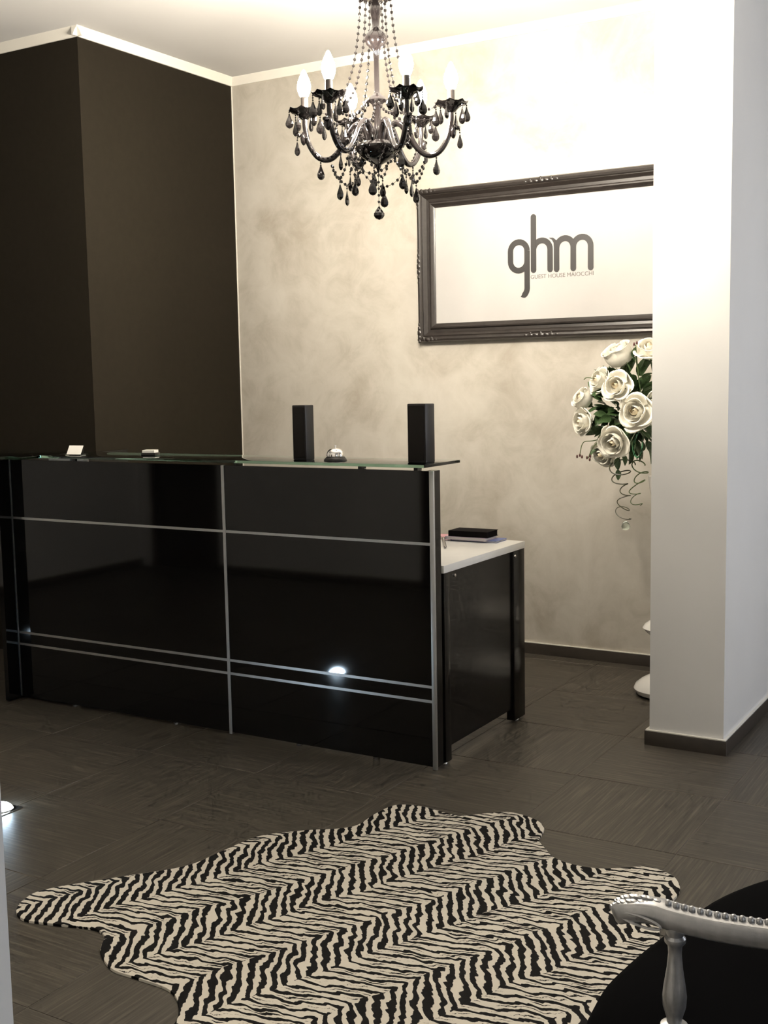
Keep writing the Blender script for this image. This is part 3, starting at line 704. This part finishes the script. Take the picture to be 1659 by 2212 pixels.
for pts in ([(-1.66, 5.10, 1.2), (-1.70, 5.07, 1.35), (-1.715, 5.05, 1.47), (-1.725, 5.05, 1.55)], [(-1.66, 5.10, 1.2), (-1.70, 5.05, 1.38), (-1.72, 5.04, 1.58)], [(-1.7, 5.08, 1.3), (-1.86, 5.06, 1.41), (-1.94, 5.05, 1.44), (-1.965, 5.05, 1.432)],
            [(-1.75, 5.05, 1.2), (-1.90, 5.03, 1.16), (-1.955, 5.02, 1.15), (-1.972, 5.02, 1.095)], [(-1.75, 5.05, 1.2), (-1.88, 5.0, 1.15), (-1.925, 5.0, 1.08)], [(-1.72, 5.05, 1.2), (-1.75, 5.0, 1.12), (-1.80, 4.99, 1.06)]):
    m.tube(catmull(pts, 6, closed=False), .0022, 5)
m.obj('twig', 'stem_green', fo, Vector((0, 0, 0))-Vector(fo.location))
m = MB()
for x, y, z in ((-1.985, 5.02, 1.086), (-1.972, 5.02, 1.092), (-1.962, 5.02, 1.085), (-1.93, 5.0, 1.083), (-1.917, 5.0, 1.075), (-1.915, 5.0, 1.09), (-1.728, 5.04, 1.583), (-1.715, 5.04, 1.588)):
    m.ball((x, y, z), .0075, 1, (.7, .7, 1.2))
m.obj('berries', 'berry_red', fo, Vector((0, 0, 0))-Vector(fo.location))
def tendril(label, x, z0, z1, r0, turns, drift, seed, mat='tendril_dark'):
    rnd = random.Random(seed); pts = []; n = int(turns*22)
    amp = [rnd.uniform(.55, 1.15) for _ in range(int(turns)+2)]; tl = [rnd.uniform(-.6, .6) for _ in range(int(turns)+2)]
    for k in range(n+1):
        t_ = k/n; a_ = 2*pi*turns*t_; q = turns*t_; i0 = int(q); f_ = q-i0; f_ = f_*f_*(3-2*f_)
        rr = r0*(1-.45*t_)*(amp[i0]*(1-f_)+amp[i0+1]*f_); ti = tl[i0]*(1-f_)+tl[i0+1]*f_
        pts.append((x+drift*t_+rr*cos(a_)+.012*sin(q*2.1+seed), 5.05+.6*rr*sin(a_), z0+(z1-z0)*t_ + rr*(ti*cos(a_)+.35*sin(a_))))
    o = MB().tube(pts, lambda t: .0030-.0012*t, 6).obj('curly_tendril', mat)
    return tag(o, label, 'tendril', 'curly tendrils under the bouquet')
tendril('dark curly tendril dangling lowest from the bouquet', -1.79, 1.065, .80, .050, 5.2, .022, 2)
tendril('thin green curly tendril dangling beside the pillar', -1.700, 1.07, .86, .036, 4.2, -.02, 5, 'stem_green')
o = MB().lathe([(0, .022), (.008, .02), (.016, .010), (.020, -.002), (.016, -.013), (.008, -.018), (0, -.019)], 20).obj('glass_bead', 'clear_glass', None, (-1.765, 5.05, .776))
tag(o, 'clear glass bead at the end of the curly tendril', 'bead')
pts = [(-1.70+.02*cos(t*.5)*(1+t*.03), 5.0, 1.16-.012*t+.02*sin(t*.5)) for t in range(0, 14)]
o = MB().tube(catmull([(-1.69, 5.0, 1.20), (-1.705, 4.99, 1.165), (-1.712, 4.99, 1.12), (-1.695, 4.99, 1.09), (-1.675, 4.99, 1.11), (-1.67, 4.99, 1.16)], 6, closed=False), .004, 8).obj('glass_ribbon', 'green_glass')
tag(o, 'shiny green loop of ribbon at the lower right of the bouquet', 'ribbon')

# ------------------------------------------------------------------ zebra rug
rug_o = [(-2.493, 2.137), (-2.53, 2.20), (-2.525, 2.277), (-2.40, 2.44), (-2.277, 2.596), (-2.25, 2.74), (-2.221, 2.891), (-2.12, 3.00), (-2.002, 3.097), (-1.995, 3.23), (-1.975, 3.334), (-1.89, 3.365), (-1.743, 3.351), (-1.66, 3.42), (-1.60, 3.458), (-1.51, 3.44), (-1.454, 3.391), (-1.435, 3.33), (-1.422, 3.279), (-1.375, 3.225), (-1.335, 3.183), (-1.27, 3.16), (-1.189, 3.167), (-1.12, 3.21), (-1.065, 3.250), (-.985, 3.225), (-.945, 3.172), (-.93, 3.112),
         (-.93, 3.0), (-.90, 2.85), (-.84, 2.7), (-.82, 2.5), (-.80, 2.25), (-.74, 2.05), (-.72, 1.85), (-.78, 1.7), (-.86, 1.55), (-.95, 1.38), (-1.08, 1.30), (-1.2, 1.38), (-1.28, 1.55), (-1.42, 1.62), (-1.56, 1.60), (-1.68, 1.62), (-1.73, 1.72), (-1.71, 1.82), (-1.727, 1.916), (-1.78, 1.985), (-1.844, 2.019), (-1.95, 2.022), (-2.031, 2.026), (-2.12, 2.08), (-2.17, 2.145), (-2.229, 2.162), (-2.34, 2.13), (-2.43, 2.11)]
ol = [(v.x, v.y) for v in catmull([(x, y, 0) for x, y in rug_o], 5)]
rg = MB().prism(ol, 0, .007, .003).obj('zebra_rug', 'zebra_print')
tag(rg, 'black and cream zebra-striped hide-shaped rug on the dark tile floor', 'rug')

# ------------------------------------------------------------------ armchair (faces away to the left)
EF, ET = Vector((-.973, .23, 0)), Vector((.23, .973, 0))
ac = empty('armchair', (0, 0, 0)); W0 = 1.81
ac.location = EF*.80 + ET*W0
tag(ac, 'silver-painted carved armchair with black velvet seat in the right foreground', 'armchair')
ac.rotation_euler = (0, 0, math.atan2(EF.y, EF.x))      # local +x = facing, local +y = to the chair's left (away = -y is far side)
# local coordinates: x = F-0.80 ; y = -(W-W0)  (ET is the clockwise perpendicular of EF)
def al(F, W): return (F-.80, -(W-W0))
def seat_outline(grow=0.):
    pts = [(.984-.80, .372), (1.025-.80, .285), (1.042-.80, .19), (1.052-.80, .08), (1.056-.80, -.05), (1.054-.80, -.18), (1.026-.80, -.31), (.984-.80, -.372), (.90-.80, -.395), (.70-.80, -.36), (.52-.80, -.30), (.45-.80, -.22), (.44-.80, 0), (.45-.80, .22), (.52-.80, .30), (.70-.80, .36), (.90-.80, .395)]
    return [(v.x*(1+grow), v.y*(1+grow)) for v in catmull([(x, y, 0) for x, y in pts], 4)]
def cushion(name, rings, mat, parent):
    secs = [[(x, y, z) for x, y in seat_outline(g_)] for g_, z in rings]
    return MB().sweep(secs).obj(name, mat, parent, angle=80)
cushion('seat', [(-.01, .40), (0, .41), (.0, .435), (-.03, .455), (-.12, .470), (-.35, .478), (-.7, .482)], 'velvet_black', ac)
cushion('seat_rail', [(-.03, .325), (-.02, .33), (-.02, .395), (-.03, .40)], 'silver_paint', ac)
def leg_(x, y):
    MB().lathe([(.0, 0), (.012, 0), (.014, .02), (.012, .04), (.018, .2), (.024, .29), (.028, .30), (.02, .31), (.03, .325), (.03, .335), (0, .335)], 16).obj('leg', 'silver_paint', ac, (x, y, 0))
for sy in (-1, 1): leg_(.17, sy*.31); leg_(-.30, sy*.22)
leaf_bump = []
for sy in (1, -1):
    # arm: rounded-rectangle section along a curve from the scrolled tip to the back post
    path = catmull([(.142, sy*.350, .640), (.120, sy*.351, .652), (.085, sy*.345, .660), (.045, sy*.338, .658), (-.02, sy*.318, .656), (-.10, sy*.29, .660), (-.20, sy*.26, .676), (-.32, sy*.235, .70)], 6, closed=False)
    secs = []
    for i, p_ in enumerate(path):
        d = (path[min(i+1, len(path)-1)]-path[max(i-1, 0)]).normalized(); side = d.cross(Vector((0, 0, 1))).normalized(); u_ = side.cross(d)
        t_ = i/(len(path)-1); wdt = .0215*(.55+.45*min(1, t_*14)); h_ = .0165*(.8+.2*min(1, t_*14))
        sec = []
        for k in range(16):
            a_ = 2*pi*k/16; cx_ = abs(cos(a_))**.5*(1 if cos(a_) > 0 else -1); sz_ = abs(sin(a_))**.5*(1 if sin(a_) > 0 else -1)
            sec.append(p_ + side*(wdt*cx_) + u_*(h_*sz_))
        secs.append(sec)
    arm = MB().sweep(secs).obj('armrest', 'silver_paint', ac, angle=50)
    # acanthus leaf carved over the tip
    m = MB()
    for k in range(9):
        t_ = k/8; q = path[1+int(t_*12)]
        for s2 in (-1, 0, 1):
            m.ball(q + Vector((0, s2*.0115*(1-.3*t_), .0155-.004*abs(s2)+.004*sin(pi*t_))), .0085*(1-.35*t_), 1, (1.3, .75, .75))
    m.obj('carved_leaf', 'silver_paint', arm)
    # raised oblong moulding on both sides of the tip
    for s2 in (-1, 1):
        lp_ = [(.128-.07*(.5-.5*cos(a_)), s2, a_) for a_ in [2*pi*k/24 for k in range(25)]]
        pts = [(x_, sy*.349+s2*.0215-(.02*(.128-x_))*sy, .650+.0075*sin(a_)) for x_, s2_, a_ in lp_]
        m2 = MB().tube(pts, .002, 6, caps=False); m2.obj('oblong_moulding', 'silver_paint', arm)
    # row of beads along the top
    bead_me = MB().ball((0, 0, 0), .0052, 2).mesh('bead', 'silver_paint') if sy == 1 else bead_me
    acc = 0; last = None
    fine = []
    for i in range(14, len(path)-1):
        for k in range(10): fine.append(path[i].lerp(path[i+1], k/10))
    last = fine[0]
    for q in fine:
        if (q-last).length >= .0112: link('bead', bead_me, arm, q+Vector((0, 0, .0185))); last = q
    # ridges bordering the beads
    for s2 in (-1, 1):
        MB().tube([q + Vector((0, s2*.0145, .0140)) for q in path[14:]], .0020, 6).obj('ridge', 'silver_paint', arm)
    # turned baluster post under the arm
    px_, py_ = .048, sy*.345
    MB().lathe([(0, .648), (.014, .648), (.0145, .640), (.012, .634), (.0155, .630), (.0155, .624), (.0105, .618), (.0098, .606), (.0115, .585), (.0160, .556), (.0178, .540), (.0168, .524), (.0120, .508), (.0108, .500), (.0200, .496), (.0215, .490), (.0200, .484), (.0115, .480), (.0115, .476)], 24).obj('arm_post', 'silver_paint', ac, (px_, py_, 0))
    MB().sweep([[(sx_*a_, s3*a_, z_) for sx_, s3 in ((1, 1), (-1, 1), (-1, -1), (1, -1))] for a_, z_ in ((.0215, .476), (.0225, .470), (.0165, .43), (.0165, .34))]).obj('post_block', 'silver_paint', ac, (px_, py_, 0), smooth=False)
# oval back
bc = Vector((-.37, 0, .80))
def oval(rx, rz, n=40): return [Vector((-.10*(rz*sin(2*pi*k/n)+.3), rx*cos(2*pi*k/n), rz*sin(2*pi*k/n))) for k in range(n+1)]
MB().tube([bc+v for v in oval(.27, .27)], .021, 10, caps=False).obj('back_frame', 'silver_paint', ac)
m = MB(); n = 40; rings = []
for rr, dx in ((1, 0), (.85, .022), (.5, .034), (.05, .038)):
    rings.append([bc+v*rr*.96+Vector((dx-.03*(1-rr), 0, 0)) for v in oval(.27, .27, n)[:-1]])
back = [[q-Vector((.03, 0, 0)) for q in rings[0]]]+rings
m.sweep(back); m.obj('back_pad', 'velvet_black', ac, angle=80)
for sy in (-1, 1):
    MB().tube([(-.30, sy*.22, .34), (-.345, sy*.215, .48), (-.36, sy*.2, .62)], .018, 8).obj('back_post', 'silver_paint', ac)

# ------------------------------------------------------------------ recessed LED floor light
ld = empty('floor_light', (-3.158, 2.668, 0)); tag(ld, 'small bluish-white LED spotlight set into the floor at the left edge', 'floor light')
MB().box(-.05, .05, -.05, .05, 0, .003, .001).obj('cover_plate', 'steel', ld)
MB().lathe([(.044, .003), (.044, .006), (.041, .007), (.039, .0055)], 28).obj('bezel', 'chrome', ld)
MB().lathe([(0, .027), (.014, .0255), (.026, .020), (.035, .012), (.039, .004), (0, .0035)], 24).obj('lens', 'led_glow', ld)
